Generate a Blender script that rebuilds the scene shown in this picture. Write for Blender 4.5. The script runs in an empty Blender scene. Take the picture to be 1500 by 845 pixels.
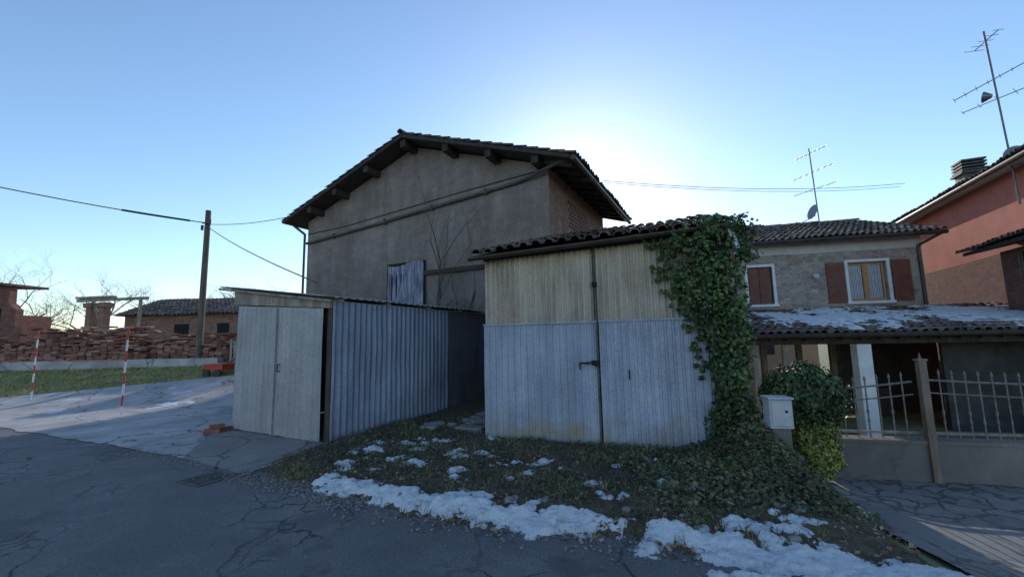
import bpy, bmesh, math, random
from mathutils import Vector, Matrix, noise
random.seed(7)
R=math.radians
sc=bpy.context.scene
# ------------------------------------------------------------------ helpers
def link(o,parent=None):
    sc.collection.objects.link(o)
    if parent: o.parent=parent
    return o
def empty(name,loc=(0,0,0),yaw=0):
    e=bpy.data.objects.new(name,None); e.location=loc; e.rotation_euler=(0,0,-R(yaw)); e.empty_display_size=.3
    return link(e)
class MB:
    def __init__(s): s.v=[]; s.f=[]; s.m=[]; s.r=[]
    def add(s,vs,fs,mi=0,r=None):
        n=len(s.v); s.v+= [tuple(p) for p in vs]
        rr=random.random() if r is None else r
        for f in fs: s.f.append(tuple(i+n for i in f)); s.m.append(mi); s.r.append(rr)
    def hexa(s,v8,mi=0): s.add(v8,[(0,3,2,1),(4,5,6,7),(0,1,5,4),(1,2,6,5),(2,3,7,6),(3,0,4,7)],mi)
    def box(s,x0,x1,y0,y1,z0,z1,mi=0,r=None):
        s.add([(x0,y0,z0),(x1,y0,z0),(x1,y1,z0),(x0,y1,z0),(x0,y0,z1),(x1,y0,z1),(x1,y1,z1),(x0,y1,z1)],
          [(0,3,2,1),(4,5,6,7),(0,1,5,4),(1,2,6,5),(2,3,7,6),(3,0,4,7)],mi,r)
    def obox(s,c,size,rot=0,mi=0,tilt=0):
        M=Matrix.Translation(c)@Matrix.Rotation(rot,4,'Z')@Matrix.Rotation(tilt,4,'X')
        a,b,d=size[0]/2,size[1]/2,size[2]/2
        s.hexa([M@Vector(p) for p in [(-a,-b,-d),(a,-b,-d),(a,b,-d),(-a,b,-d),(-a,-b,d),(a,-b,d),(a,b,d),(-a,b,d)]],mi)
    def cyl(s,p,q,r1,r2=None,n=8,mi=0,cap=True):
        p=Vector(p);q=Vector(q); r2=r1 if r2 is None else r2
        d=(q-p)
        if d.length<1e-6: return
        d.normalize(); a=d.orthogonal().normalized(); b=d.cross(a)
        vs=[]
        for i in range(n):
            t=2*math.pi*i/n; o=a*math.cos(t)+b*math.sin(t)
            vs.append(p+o*r1)
        for i in range(n):
            t=2*math.pi*i/n; o=a*math.cos(t)+b*math.sin(t)
            vs.append(q+o*r2)
        fs=[(i,(i+1)%n,n+(i+1)%n,n+i) for i in range(n)]
        if cap: fs+= [tuple(range(n))[::-1],tuple(range(n,2*n))]
        s.add(vs,fs,mi)
    def prism(s,poly,y0,y1,mi=0):  # poly in x,z
        n=len(poly)
        vs=[(x,y0,z) for x,z in poly]+[(x,y1,z) for x,z in poly]
        fs=[tuple(range(n)),tuple(range(n,2*n))[::-1]]+[(i,n+i,n+(i+1)%n,(i+1)%n) for i in range(n)]
        s.add(vs,fs,mi)
    def obj(s,name,mats,parent=None,smooth=False):
        me=bpy.data.meshes.new(name); me.from_pydata(s.v,[],s.f)
        if not isinstance(mats,(list,tuple)): mats=[mats]
        for m in mats: me.materials.append(m)
        me.polygons.foreach_set('material_index',s.m)
        at=me.attributes.new('rnd','FLOAT','FACE'); at.data.foreach_set('value',s.r)
        if smooth: me.polygons.foreach_set('use_smooth',[True]*len(s.f))
        me.update()
        return link(bpy.data.objects.new(name,me),parent)
def ss(a,b,x):
    t=max(0,min(1,(x-a)/(b-a))); return t*t*(3-2*t)
def fbm(x,y,sc_=1,oc=4,z=0): return noise.fractal(Vector((x*sc_,y*sc_,z)),.8,2.0,oc)

# ------------------------------------------------------------------ materials
class NT:
    def __init__(s,name):
        s.m=bpy.data.materials.new(name); s.m.use_nodes=True; s.t=s.m.node_tree; s.n=s.t.nodes
        s.b=s.n['Principled BSDF']
        s.co=s.n.new('ShaderNodeTexCoord')
    def L(s,a,b): s.t.links.new(a,b)
    def vec(s,stretch=(1,1,1),wall=False):
        src=s.co.outputs['Object']
        if wall:
            sp=s.n.new('ShaderNodeSeparateXYZ'); s.L(src,sp.inputs[0])
            ad=s.n.new('ShaderNodeMath'); s.L(sp.outputs[0],ad.inputs[0]); s.L(sp.outputs[1],ad.inputs[1])
            cb=s.n.new('ShaderNodeCombineXYZ'); s.L(ad.outputs[0],cb.inputs[0]); s.L(sp.outputs[2],cb.inputs[1]); src=cb.outputs[0]
        mp=s.n.new('ShaderNodeMapping'); mp.inputs['Scale'].default_value=stretch; s.L(src,mp.inputs[0]); return mp.outputs[0]
    def noise(s,v,scale,detail=6,rough=.6,dist=0):
        n=s.n.new('ShaderNodeTexNoise'); n.inputs['Scale'].default_value=scale; n.inputs['Detail'].default_value=detail
        n.inputs['Roughness'].default_value=rough; n.inputs['Distortion'].default_value=dist; s.L(v,n.inputs['Vector']); return n.outputs['Fac']
    def ramp(s,f,stops):
        r=s.n.new('ShaderNodeValToRGB'); e=r.color_ramp.elements
        while len(e)<len(stops): e.new(.5)
        for i,(p,c) in enumerate(stops):
            e[i].position=p; e[i].color=(c[0],c[1],c[2],1) if isinstance(c,(tuple,list)) else (c,c,c,1)
        s.L(f,r.inputs[0]); return r.outputs[0]
    def mix(s,f,a,b,mode='MIX'):
        m=s.n.new('ShaderNodeMix'); m.data_type='RGBA'; m.blend_type=mode
        def put(x,i):
            if isinstance(x,(tuple,list)): m.inputs[i].default_value=(x[0],x[1],x[2],1)
            else: s.L(x,m.inputs[i])
        if isinstance(f,(int,float)): m.inputs[0].default_value=f
        else: s.L(f,m.inputs[0])
        put(a,6); put(b,7); return m.outputs[2]
    def math(s,op,a,b=0):
        m=s.n.new('ShaderNodeMath'); m.operation=op
        for i,x in enumerate((a,b)):
            if isinstance(x,(int,float)): m.inputs[i].default_value=x
            else: s.L(x,m.inputs[i])
        return m.outputs[0]
    def warp(s,v,scale,amt,detail=6):
        d=s.n.new('ShaderNodeTexNoise'); d.inputs['Scale'].default_value=scale; d.inputs['Detail'].default_value=detail; s.L(v,d.inputs['Vector'])
        vm=s.n.new('ShaderNodeMixRGB'); vm.blend_type='ADD'; vm.inputs[0].default_value=amt; s.L(v,vm.inputs[1]); s.L(d.outputs['Color'],vm.inputs[2]); return vm.outputs[0]
    def vor(s,v,scale,edge=False):
        e=s.n.new('ShaderNodeTexVoronoi'); e.inputs['Scale'].default_value=scale; s.L(v,e.inputs['Vector'])
        if edge: e.feature='DISTANCE_TO_EDGE'; return e.outputs['Distance']
        return e.outputs['Color']
    def z(s):
        sp=s.n.new('ShaderNodeSeparateXYZ'); s.L(s.co.outputs['Object'],sp.inputs[0]); return sp.outputs[2]
    def bump(s,h,strength=.3,dist=.02):
        b=s.n.new('ShaderNodeBump'); b.inputs['Strength'].default_value=strength; b.inputs['Distance'].default_value=dist
        s.L(h,b.inputs['Height']); s.L(b.outputs[0],s.b.inputs['Normal'])
    def attr(s,name='rnd'):
        a=s.n.new('ShaderNodeAttribute'); a.attribute_name=name; return a.outputs['Fac']
    def out(s,col,rough=.8,metal=0):
        if isinstance(col,(tuple,list)): s.b.inputs['Base Color'].default_value=(*col,1)
        else: s.L(col,s.b.inputs['Base Color'])
        if isinstance(rough,(int,float)): s.b.inputs['Roughness'].default_value=rough
        else: s.L(rough,s.b.inputs['Roughness'])
        s.b.inputs['Metallic'].default_value=metal
        return s.m
def simple(name,c1,c2,scale=4,rough=.8,metal=0,bump=.3,bscale=40,bd=.01,stretch=(1,1,1),lo=.35,hi=.65):
    t=NT(name); v=t.vec(stretch); f=t.noise(v,scale)
    col=t.ramp(f,[(lo,c1),(hi,c2)])
    t.bump(t.noise(v,bscale,4),bump,bd)
    return t.out(col,rough,metal)
def plaster_mat():
    t=NT('plaster_render'); v=t.vec(); w=t.vec((1,1,.25)); hz=t.vec((.35,1,1))
    a=t.ramp(t.noise(v,.55,8,.65),[(.3,(.25,.19,.165)),(.5,(.345,.27,.24)),(.72,(.43,.345,.31))])
    st=t.ramp(t.noise(w,2.2,8,.7),[(.4,.70),(.6,1.0)])
    c=t.mix(.85,a,st,'MULTIPLY')
    co=t.ramp(t.noise(hz,5,5,.7),[(.35,.84),(.65,1.08)]); c=t.mix(1,c,co,'MULTIPLY')
    fine=t.ramp(t.noise(v,22,5,.75),[(.3,.72),(.7,1.14)]); c=t.mix(1,c,fine,'MULTIPLY')
    dz=t.ramp(t.math('ADD',t.math('MULTIPLY',t.z(),.12),t.math('MULTIPLY',t.noise(v,1.2,5),.25)),[(.45,.70),(.72,1.0)]); c=t.mix(1,c,dz,'MULTIPLY')
    ps=t.ramp(t.noise(v,1.7,7,.7),[(.62,0.0),(.66,1.0)]); c=t.mix(t.math('MULTIPLY',ps,.3),c,(.22,.15,.12))
    t.bump(t.noise(v,22,6,.75),.8,.05)
    return t.out(c,.95)
def brick_mat(name,c1,c2,mortar,row=.075,bw=.25):
    t=NT(name); v=t.vec(wall=True)
    b=t.n.new('ShaderNodeTexBrick'); b.inputs['Scale'].default_value=1; b.inputs['Brick Width'].default_value=bw; b.inputs['Row Height'].default_value=row
    b.inputs['Mortar Size'].default_value=.011; b.inputs['Mortar Smooth'].default_value=.3; b.inputs['Bias'].default_value=0
    b.inputs['Color1'].default_value=(*c1,1); b.inputs['Color2'].default_value=(*c2,1); b.inputs['Mortar'].default_value=(*mortar,1)
    t.L(t.warp(v,6,.02,2),b.inputs['Vector'])
    k=t.ramp(t.noise(v,3,6,.7),[(.3,.55),(.7,1.15)]); c=t.mix(1,b.outputs['Color'],k,'MULTIPLY')
    inv=t.math('SUBTRACT',1,b.outputs['Fac']); h=t.math('ADD',inv,t.math('MULTIPLY',t.noise(v,40,4),.4))
    t.bump(h,.8,.02)
    return t.out(c,.92)
def stone_mat(name,cols,mortar,scale,stretch=(1,1.8,1),wall=True,edge=.06,bd=.03,wa=.12):
    t=NT(name); v=t.vec(stretch,wall=wall); w=t.warp(v,3,wa,4)
    sp=t.n.new('ShaderNodeSeparateXYZ'); t.L(t.vor(w,scale),sp.inputs[0])
    c=t.ramp(sp.outputs[0],[(0,cols[0]),(.5,cols[1]),(1,cols[2])])
    k=t.ramp(t.noise(v,9,6,.7),[(.3,.75),(.7,1.1)]); c=t.mix(1,c,k,'MULTIPLY')
    ef=t.ramp(t.vor(w,scale,True),[(edge*.5,0.0),(edge,1.0)])
    c=t.mix(ef,mortar,c)
    k=t.ramp(t.noise(v,.9,5,.7),[(.35,.75),(.65,1.1)]); c=t.mix(1,c,k,'MULTIPLY')
    t.bump(t.math('ADD',ef,t.math('MULTIPLY',t.noise(v,25,4),.3)),.6,bd)
    return t.out(c,.9)
def metal_sheet(name,c1,c2,rust,rl=.62,rh=.75,metal=.25,rough=.5,bottomrust=0):
    t=NT(name); v=t.vec((1,1,.12)); w=t.vec()
    c=t.ramp(t.noise(v,5,6,.65),[(.3,c1),(.7,c2)])
    b=t.ramp(t.noise(w,.9,5,.6),[(.3,.72),(.7,1.12)]); c=t.mix(1,c,b,'MULTIPLY')
    sp=t.ramp(t.noise(w,35,3,.6),[(.35,.80),(.65,1.08)]); c=t.mix(1,c,sp,'MULTIPLY')
    rf=t.ramp(t.math('ADD',t.math('MULTIPLY',t.noise(v,9,8,.75),.6),t.math('MULTIPLY',t.noise(w,1.1,4),.4)),[(rl,0.0),(rh,1.0)])
    c=t.mix(rf,c,rust)
    if bottomrust:
        hgt=t.math('SUBTRACT',t.noise(w,2.2,7,.75),t.math('MULTIPLY',t.z(),.45))
        f=t.ramp(hgt,[(.30,0.0),(.52,1.0)]); c=t.mix(t.math('MULTIPLY',f,bottomrust),c,(.30,.25,.16))
    t.bump(t.noise(w,12,5),.25,.01)
    return t.out(c,rough,metal)
def asphalt_mat():
    t=NT('asphalt'); v=t.vec()
    c=t.ramp(t.noise(v,.6,9,.7),[(.3,(.115,.107,.108)),(.5,(.165,.154,.154)),(.7,(.235,.22,.218))])
    g=t.ramp(t.noise(v,75,4,.85),[(.3,.5),(.7,1.6)]); c=t.mix(1,c,g,'MULTIPLY')
    vm=t.warp(v,1.3,1.1,8)
    m=t.ramp(t.noise(v,.35,3),[(.44,0.0),(.54,1.0)])
    m2=t.ramp(t.noise(v,.6,2),[(.50,0.0),(.58,1.0)])
    cr=t.math('MULTIPLY',t.ramp(t.vor(vm,.55,True),[(.003,1.0),(.014,0.0)]),m)
    cr2=t.math('MULTIPLY',t.ramp(t.vor(vm,2.4,True),[(.008,1.0),(.03,0.0)]),m2)
    cc=t.math('MAXIMUM',cr,cr2)
    c=t.mix(t.math('MULTIPLY',cc,.85),c,(.02,.02,.02))
    pt=t.ramp(t.noise(v,.9,4,.6),[(.56,0.0),(.60,1.0)]); c=t.mix(t.math('MULTIPLY',pt,.45),c,(.075,.07,.073))
    h=t.math('SUBTRACT',t.noise(v,90,4,.85),t.math('MULTIPLY',cc,1.5)); t.bump(h,.8,.012)
    return t.out(c,.82)
def concrete_mat(name,a,b,c3,cr=1):
    t=NT(name); v=t.vec()
    c=t.ramp(t.noise(v,.8,9,.7,.4),[(.3,a),(.5,b),(.68,c3)])
    g=t.ramp(t.noise(v,60,4,.7),[(.3,.82),(.7,1.12)]); c=t.mix(1,c,g,'MULTIPLY')
    k=t.math('MULTIPLY',t.ramp(t.vor(t.warp(v,1.2,1.0,8),.5,True),[(.003,1.0),(.012,0.0)]),.7*cr)
    c=t.mix(k,c,(.03,.028,.025))
    t.bump(t.noise(v,50,5,.7),.4,.01)
    return t.out(c,.9)
def leaf_mat(name,stops,rough=.5):
    t=NT(name); c=t.ramp(t.attr(),stops)
    k=t.ramp(t.noise(t.vec(),1.6,3),[(.35,.55),(.65,1.2)]); c=t.mix(1,c,k,'MULTIPLY')
    return t.out(c,rough)
def tile_mat(name,stops):
    t=NT(name); c=t.ramp(t.attr(),stops)
    v=t.vec(); l=t.ramp(t.noise(v,7,6,.75),[(.35,.55),(.6,1.0),(.72,1.25)]); c=t.mix(1,c,l,'MULTIPLY')
    li=t.ramp(t.noise(v,14,6,.7),[(.58,0.0),(.66,1.0)]); c=t.mix(t.math('MULTIPLY',li,.55),c,(.22,.21,.17))
    t.bump(t.noise(v,50,4),.4,.01); return t.out(c,.92)

M={}
M['plaster']=plaster_mat()
M['brick']=brick_mat('old_brick',(.46,.24,.165),(.31,.155,.11),(.20,.165,.14))
M['brick2']=brick_mat('red_brick',(.34,.12,.09),(.22,.085,.065),(.16,.12,.10))
M['stone']=stone_mat('rubble_stone',[(.30,.235,.19),(.47,.40,.34),(.38,.26,.20)],(.48,.43,.385),4.2)
M['paving']=stone_mat('crazy_paving',[(.22,.20,.19),(.30,.27,.25),(.26,.215,.195)],(.12,.105,.10),3.0,(1,1,1),False,.07,.012,.5)
M['metal_blue']=metal_sheet('galvanised_sheet_blue',(.30,.33,.425),(.46,.495,.60),(.22,.17,.14),.64,.8,.1,.45,.8)
M['metal_side']=metal_sheet('galvanised_corrugated',(.17,.21,.32),(.35,.395,.52),(.17,.13,.11),.62,.8,.15,.42)
M['metal_shaded']=metal_sheet('shaded_rusty_corrugated',(.06,.06,.08),(.13,.13,.16),(.10,.06,.045),.5,.7,.1,.6)  # dark base colour carries the shade of the gap between the sheds
M['metal_beige']=metal_sheet('weathered_sheet_beige',(.44,.355,.27),(.71,.605,.49),(.31,.18,.105),.52,.70,.05,.6)
M['metal_grey']=metal_sheet('painted_sheet_grey',(.36,.335,.335),(.48,.45,.45),(.24,.19,.165),.60,.8,.05,.55)
M['asphalt']=asphalt_mat()
M['concrete']=concrete_mat('old_concrete',(.24,.22,.215),(.41,.385,.375),(.58,.55,.54))
M['ramp']=concrete_mat('ramp_concrete',(.18,.162,.155),(.26,.235,.225),(.34,.31,.295))
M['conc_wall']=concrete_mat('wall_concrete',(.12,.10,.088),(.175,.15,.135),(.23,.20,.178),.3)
M['patch']=concrete_mat('asphalt_patch',(.15,.14,.137),(.20,.187,.182),(.25,.235,.23),.6)
M['soil']=simple('soil_and_litter',(.075,.055,.037),(.16,.125,.08),9,.95,0,.9,30,.05)
M['ground']=simple('meadow_ground',(.20,.19,.08),(.36,.32,.17),1.5,.95,0,.8,30,.05)
M['tile']=tile_mat('old_roof_tile',[(0,(.085,.063,.054)),(.4,(.15,.10,.08)),(.75,(.20,.125,.095)),(1,(.28,.195,.15))])
M['tile2']=tile_mat('roof_tile_brown',[(0,(.13,.098,.082)),(.5,(.23,.16,.13)),(1,(.34,.255,.205))])
M['wood_dark']=simple('dark_timber',(.03,.021,.017),(.07,.05,.04),12,.85,0,.4,60,.01,(1,1,.3))
M['wood']=simple('weathered_timber',(.20,.15,.12),(.42,.345,.285),9,.85,0,.4,60,.01,(1,1,.2))
M['wood_corner']=simple('brown_timber',(.06,.035,.027),(.12,.08,.062),9,.85,0,.4,60,.01,(1,1,.2))
M['shutter']=simple('shutter_brown',(.16,.05,.033),(.23,.08,.053),6,.6,0,.2,60,.004)
M['winwood']=simple('window_wood',(.40,.19,.075),(.52,.26,.11),10,.5,0,.1,60,.002)
M['white']=simple('white_paint',(.68,.66,.66),(.82,.80,.80),3,.7,0,.15,40,.005)
M['offwhite']=simple('pale_render',(.50,.46,.43),(.64,.60,.57),2,.9,0,.3,40,.01)
M['salmon']=simple('salmon_render',(.50,.145,.105),(.62,.20,.145),1.2,.9,0,.3,40,.01)
M['beige']=simple('beige_render',(.48,.38,.28),(.62,.51,.39),1.2,.9,0,.3,40,.01)
M['iron']=simple('wrought_iron',(.15,.12,.11),(.28,.24,.22),14,.55,.2,.2,80,.002)
M['rustpost']=simple('rusty_post',(.17,.11,.08),(.28,.21,.165),8,.75,.2,.3,60,.004,(1,1,.3))
M['dark']=simple('dark_void',(.008,.008,.01),(.015,.014,.016),3,.9)
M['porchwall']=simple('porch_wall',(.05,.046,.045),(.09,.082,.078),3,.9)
M['curtain']=simple('faded_tarp',(.12,.12,.17),(.36,.36,.45),16,.8,0,.3,40,.02,(1,1,.1),.4,.62)
M['gutter']=simple('brown_gutter',(.05,.035,.03),(.10,.07,.06),6,.45,.4,.1,60,.002)
M['galv']=simple('galvanised_pipe',(.36,.37,.39),(.48,.49,.51),8,.4,.5,.15,60,.002)
M['antenna']=simple('antenna_metal',(.12,.12,.13),(.2,.2,.21),8,.4,.5,.15,60,.002)
M['rubber']=simple('cable_black',(.02,.02,.022),(.03,.03,.03),5,.6)
M['cablegrey']=simple('pipe_grey',(.06,.053,.05),(.12,.11,.10),5,.7)
M['poleW']=simple('pole_wood',(.10,.075,.06),(.18,.14,.11),10,.9,0,.4,50,.01,(1,1,.12))
M['bark']=simple('bark',(.06,.045,.038),(.11,.088,.072),10,.95,0,.5,40,.01)
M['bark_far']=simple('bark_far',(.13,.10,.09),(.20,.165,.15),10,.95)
M['ivy']=leaf_mat('ivy_leaf',[(0,(.024,.052,.016)),(.5,(.05,.095,.027)),(.85,(.09,.15,.045)),(1,(.19,.20,.07))])
M['ivyY']=leaf_mat('ivy_leaf_yellow',[(0,(.13,.15,.03)),(.5,(.24,.25,.045)),(1,(.38,.35,.08))])
M['gleaf']=leaf_mat('ground_leaf',[(0,(.035,.055,.02)),(.4,(.07,.10,.035)),(.65,(.12,.13,.05)),(.8,(.17,.115,.065)),(1,(.30,.21,.13))],.65)
M['grass']=leaf_mat('grass_blade',[(0,(.055,.078,.022)),(.5,(.11,.135,.043)),(.85,(.24,.20,.10)),(1,(.40,.33,.20))],.7)
M['meadow']=leaf_mat('meadow_grass_blade',[(0,(.24,.25,.05)),(.5,(.40,.37,.09)),(.85,(.50,.43,.18)),(1,(.58,.50,.29))],.7)
M['dead']=leaf_mat('fallen_leaf',[(0,(.09,.052,.032)),(.5,(.22,.135,.08)),(1,(.44,.31,.20))],.8)
t=NT('snow'); v=t.vec(); c=t.ramp(t.noise(v,6,8,.75),[(.3,(.40,.37,.36)),(.45,(.72,.73,.76)),(1,(.86,.87,.89))]); t.bump(t.noise(v,22,6,.7),.9,.04); M['snow']=t.out(c,.6)
t=NT('glass'); t.b.inputs['Base Color'].default_value=(.06,.08,.11,1); t.b.inputs['Roughness'].default_value=.08; M['glass']=t.m
M['red']=simple('red_paint',(.45,.03,.02),(.55,.05,.03),6,.5)
M['boxgrey']=simple('meter_box_plastic',(.42,.425,.44),(.53,.535,.55),5,.5)
M['stack']=tile_mat('stacked_brick',[(0,(.17,.07,.05)),(.4,(.29,.12,.085)),(.8,(.39,.18,.125)),(1,(.44,.31,.24))])

# ------------------------------------------------------------------ terrain
def h(x,y):
    z=-.25*ss(2.7,4.2,x)
    z-= .65*ss(5.9,8.5,y)*ss(3.2,5,x)
    z+= 1.0*ss(11,18,y)*ss(-5,-8.5,x)
    return z
POLY=[(-3.3,5.52),(-2.27,4.88),(-.83,4.0),(.93,3.55),(1.5,3.25),(2.4,3.05),(2.85,3.35),(3.05,3.8),(3.45,5.0),(3.45,5.9),(3.6,9.5),(-1,12),(-2.97,6.88)]
def sd(p,poly):
    x,y=p; d=1e9; inside=False; n=len(poly); j=n-1
    for i in range(n):
        xi,yi=poly[i]; xj,yj=poly[j]
        if (yi>y)!=(yj>y) and x<(xj-xi)*(y-yi)/(yj-yi)+xi: inside=not inside
        ex,ey=xj-xi,yj-yi; tt=max(0,min(1,((x-xi)*ex+(y-yi)*ey)/(ex*ex+ey*ey)))
        d=min(d,math.hypot(x-xi-ex*tt,y-yi-ey*tt)); j=i
    return d if inside else -d
def bank(x,y):
    s=sd((x,y),POLY)+.12*fbm(x,y,2.2)+.03*fbm(x,y,9)
    z=h(x,y)+max(-.06,min(.07,s*.3))
    z+= (.03*fbm(x,y,2)+.014*fbm(x,y,9))*ss(0,.3,s)
    z+= .28*math.exp(-(((x-2.85)/.5)**2+((y-5.0)/.6)**2))*ss(0,.5,s+.1)
    return z,s
def top(x,y):
    z,s=bank(x,y)
    return max(z,h(x,y)+.01)
def hfield(name,x0,x1,y0,y1,res,fn,mat,parent=None):
    nx=int((x1-x0)/res); ny=int((y1-y0)/res); idx={}; vs=[]; fs=[]; keep={}
    for i in range(nx+1):
        for j in range(ny+1):
            x=x0+i*res; y=y0+j*res; r=fn(x,y); idx[i,j]=len(vs); vs.append((x,y,r[0])); keep[i,j]=r[1]
    for i in range(nx):
        for j in range(ny):
            if max(keep[i,j],keep[i+1,j],keep[i,j+1],keep[i+1,j+1])>0:
                fs.append((idx[i,j],idx[i+1,j],idx[i+1,j+1],idx[i,j+1]))
    used=sorted({k for f in fs for k in f}); mp={k:i for i,k in enumerate(used)}
    b=MB(); b.v=[vs[k] for k in used]; b.f=[tuple(mp[k] for k in f) for f in fs]; b.m=[0]*len(fs); b.r=[0]*len(fs)
    return b.obj(name,mat,parent,True)
def strip(name,xs,lo,hi,ny,zf,mat):
    b=MB(); vs=[];fs=[]
    for x in xs:
        a,c=lo(x),hi(x)
        for j in range(ny+1):
            y=a+(c-a)*j/ny; vs.append((x,y,zf(x,y)))
    for i in range(len(xs)-1):
        for j in range(ny):
            k=i*(ny+1)+j; fs.append((k,k+ny+1,k+ny+2,k+1))
    b.add(vs,fs,0,0); return b.obj(name,mat,None,True)
def frange(a,b,s):
    n=int(round((b-a)/s)); return [a+(b-a)*i/n for i in range(n+1)]
def axis(core0,core1,step,far):
    l=frange(core0,core1,step); e=[]; d=step; p=core1
    while p<far: d*=1.5; p+=d; e.append(p)
    s=[]; d=step; p=core0
    while p>-far: d*=1.5; p-=d; s.append(p)
    return s[::-1]+l+e
xs=axis(-30,20,.5,2500); ys=axis(-8,30,.5,2500)
b=MB(); vs=[(x,y,h(x,y)-.03) for x in xs for y in ys]; n=len(ys)
fs=[(i*n+j,(i+1)*n+j,(i+1)*n+j+1,i*n+j+1) for i in range(len(xs)-1) for j in range(n-1)]
b.add(vs,fs,0,0); b.obj('ground',M['ground'],None,True)
def edge(x):
    pts=[(-60,31.5),(-10.65,8.9),(-4.9,6.32),(-2.27,4.95),(-.83,4.1),(.93,3.6),(2.6,3.05),(4,2.4),(10,.2),(60,-18)]
    for (a,ya),(c,yc) in zip(pts,pts[1:]):
        if a<=x<=c: return ya+(yc-ya)*(x-a)/(c-a)
    return pts[-1][1]
strip('road',frange(-60,-12,2)+frange(-12,12,.25)[1:]+frange(12,60,3)[1:],lambda x:edge(x)-9,lambda x:edge(x)+.06,40,lambda x,y:h(x,y)-.004,M['asphalt'])
def aphi(x): return min(max(edge(x)+.4,12.75+(x+15.4)*.336),15.9-.51*(x+7.85))
strip('concrete_apron',frange(-20,-2.95,.1),lambda x:edge(x)-.02+.09*fbm(x,0,1.3),aphi,24,lambda x,y:h(x,y)+.004,M['concrete'])
b=MB(); P=[(-5.45,7.75),(-4.75,6.22),(-3.45,5.45),(-2.92,6.8),(-5.2,7.98)]
b.add([(x,y,-.03) for x,y in P]+[(x,y,.035 if i in(0,3,4) else .012) for i,(x,y) in enumerate(P)],[(5,6,7,8,9)]+[(i,(i+1)%5,5+(i+1)%5,5+i) for i in range(5)])
b.obj('concrete_ramp',M['ramp'])
strip('stone_paving',frange(3.05,10,.15),lambda x:edge(x)-.02,lambda x:5.62-.231*(x-4.0)+.15 if x>3.45 else 5.0+(x-3.4)*3,24,lambda x,y:h(x,y)+.004,M['paving'])
def patchf(x,y):
    s=sd((x,y),[(3.35,4.75),(3.2,4.0),(3.35,3.6),(4.6,3.5),(4.9,3.9),(4.2,4.3)])+.05*fbm(x,y,3); return h(x,y)+.006+min(.004,s*.1),s+.02
hfield('asphalt_patch',2.9,5.2,3.3,5,.05,patchf,M['patch'])
hfield('grass_verge',-3.8,4.0,2.7,12,.045,lambda x,y:(bank(x,y)[0],bank(x,y)[1]+.15),M['soil'])
# ------------------------------------------------------------------ snow
SN=[((-2.15,4.95),(-1.5,4.62),.12),((-1.35,4.5),(-.4,4.08),.15),((-.4,4.05),(.6,3.72),.17),((.3,3.78),(.85,3.64),.09),((-.9,4.35),(-.3,4.3),.10),((-.1,4.2),(.2,4.15),.06),
 ((1.2,3.55),(1.7,3.3),.15),((1.6,3.25),(2.3,3.05),.19),((2.2,3.0),(2.9,2.85),.17),((1.4,3.0),(1.9,2.85),.09),((1.75,3.6),(2.2,3.45),.08),((3.05,4.25),(3.15,4.1),.10),((3.12,4.8),(3.22,4.9),.07),
 ((-2.0,6.1),(-2,6.2),.09),((-1.3,5.45),(-1.2,5.4),.09),((-1.25,6.7),(-1.1,6.6),.10),((-1.7,6.6),(-1.6,6.5),.09),((-1.6,5.7),(-1.5,5.7),.08),((-.9,5.9),(-.8,6),.08),((.2,5.4),(.35,5.4),.07),((1.5,4.55),(1.6,4.5),.07),((-.3,5.7),(-.25,5.7),.06),((-1.9,5.6),(-1.85,5.6),.07),
 ((1.0,3.42),(1.02,3.4),.05),((2.4,3.9),(2.5,3.85),.06),((2.2,3.65),(2.4,3.6),.08),((-2.3,6.0),(-2.28,6),.06),((-.7,4.9),(-.65,4.9),.07),((.9,4.3),(1.0,4.25),.07)]
rs=random.Random(11)
for i in range(34):
    x=rs.uniform(-2.4,-.3) if i<22 else rs.uniform(-.3,2.4); y=rs.uniform(4.7,7.2) if i<22 else rs.uniform(4.0,5.4); SN.append(((x,y),(x+rs.uniform(0,.1),y),rs.uniform(.03,.06)))
def snowm(x,y):
    s=-1
    for (a,b_,r) in SN:
        if abs(x-a[0])>1.6: continue
        ex,ey=b_[0]-a[0],b_[1]-a[1]; tt=max(0,min(1,((x-a[0])*ex+(y-a[1])*ey)/(ex*ex+ey*ey+1e-9)))
        s=max(s,r-math.hypot(x-a[0]-ex*tt,y-a[1]-ey*tt))
    if s<-.3: return -1
    return s+.12*fbm(x,y,3.5)+.07*fbm(x,y,11)
def snowf(x,y):
    s=snowm(x,y)
    if s<-.1: return 0,-1
    return top(x,y)+max(-.03,min(.035,s*.45))+.010*fbm(x,y,16),s+.02
hfield('snow_patch',-2.6,3.6,2.5,7.4,.018,snowf,M['snow'])
def asn(x,y):
    s=fbm(x,y,.9)*1.0-.55+.2*fbm(x,y,4); return h(x,y)+max(-.01,min(.02,s*.1)),s
hfield('snow_patch',-14,-6.5,8.9,14,.08,lambda x,y:(asn(x,y) if y<aphi(x)+.5 and y>edge(x)+.3 else (0,-1)),M['snow'])

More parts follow.
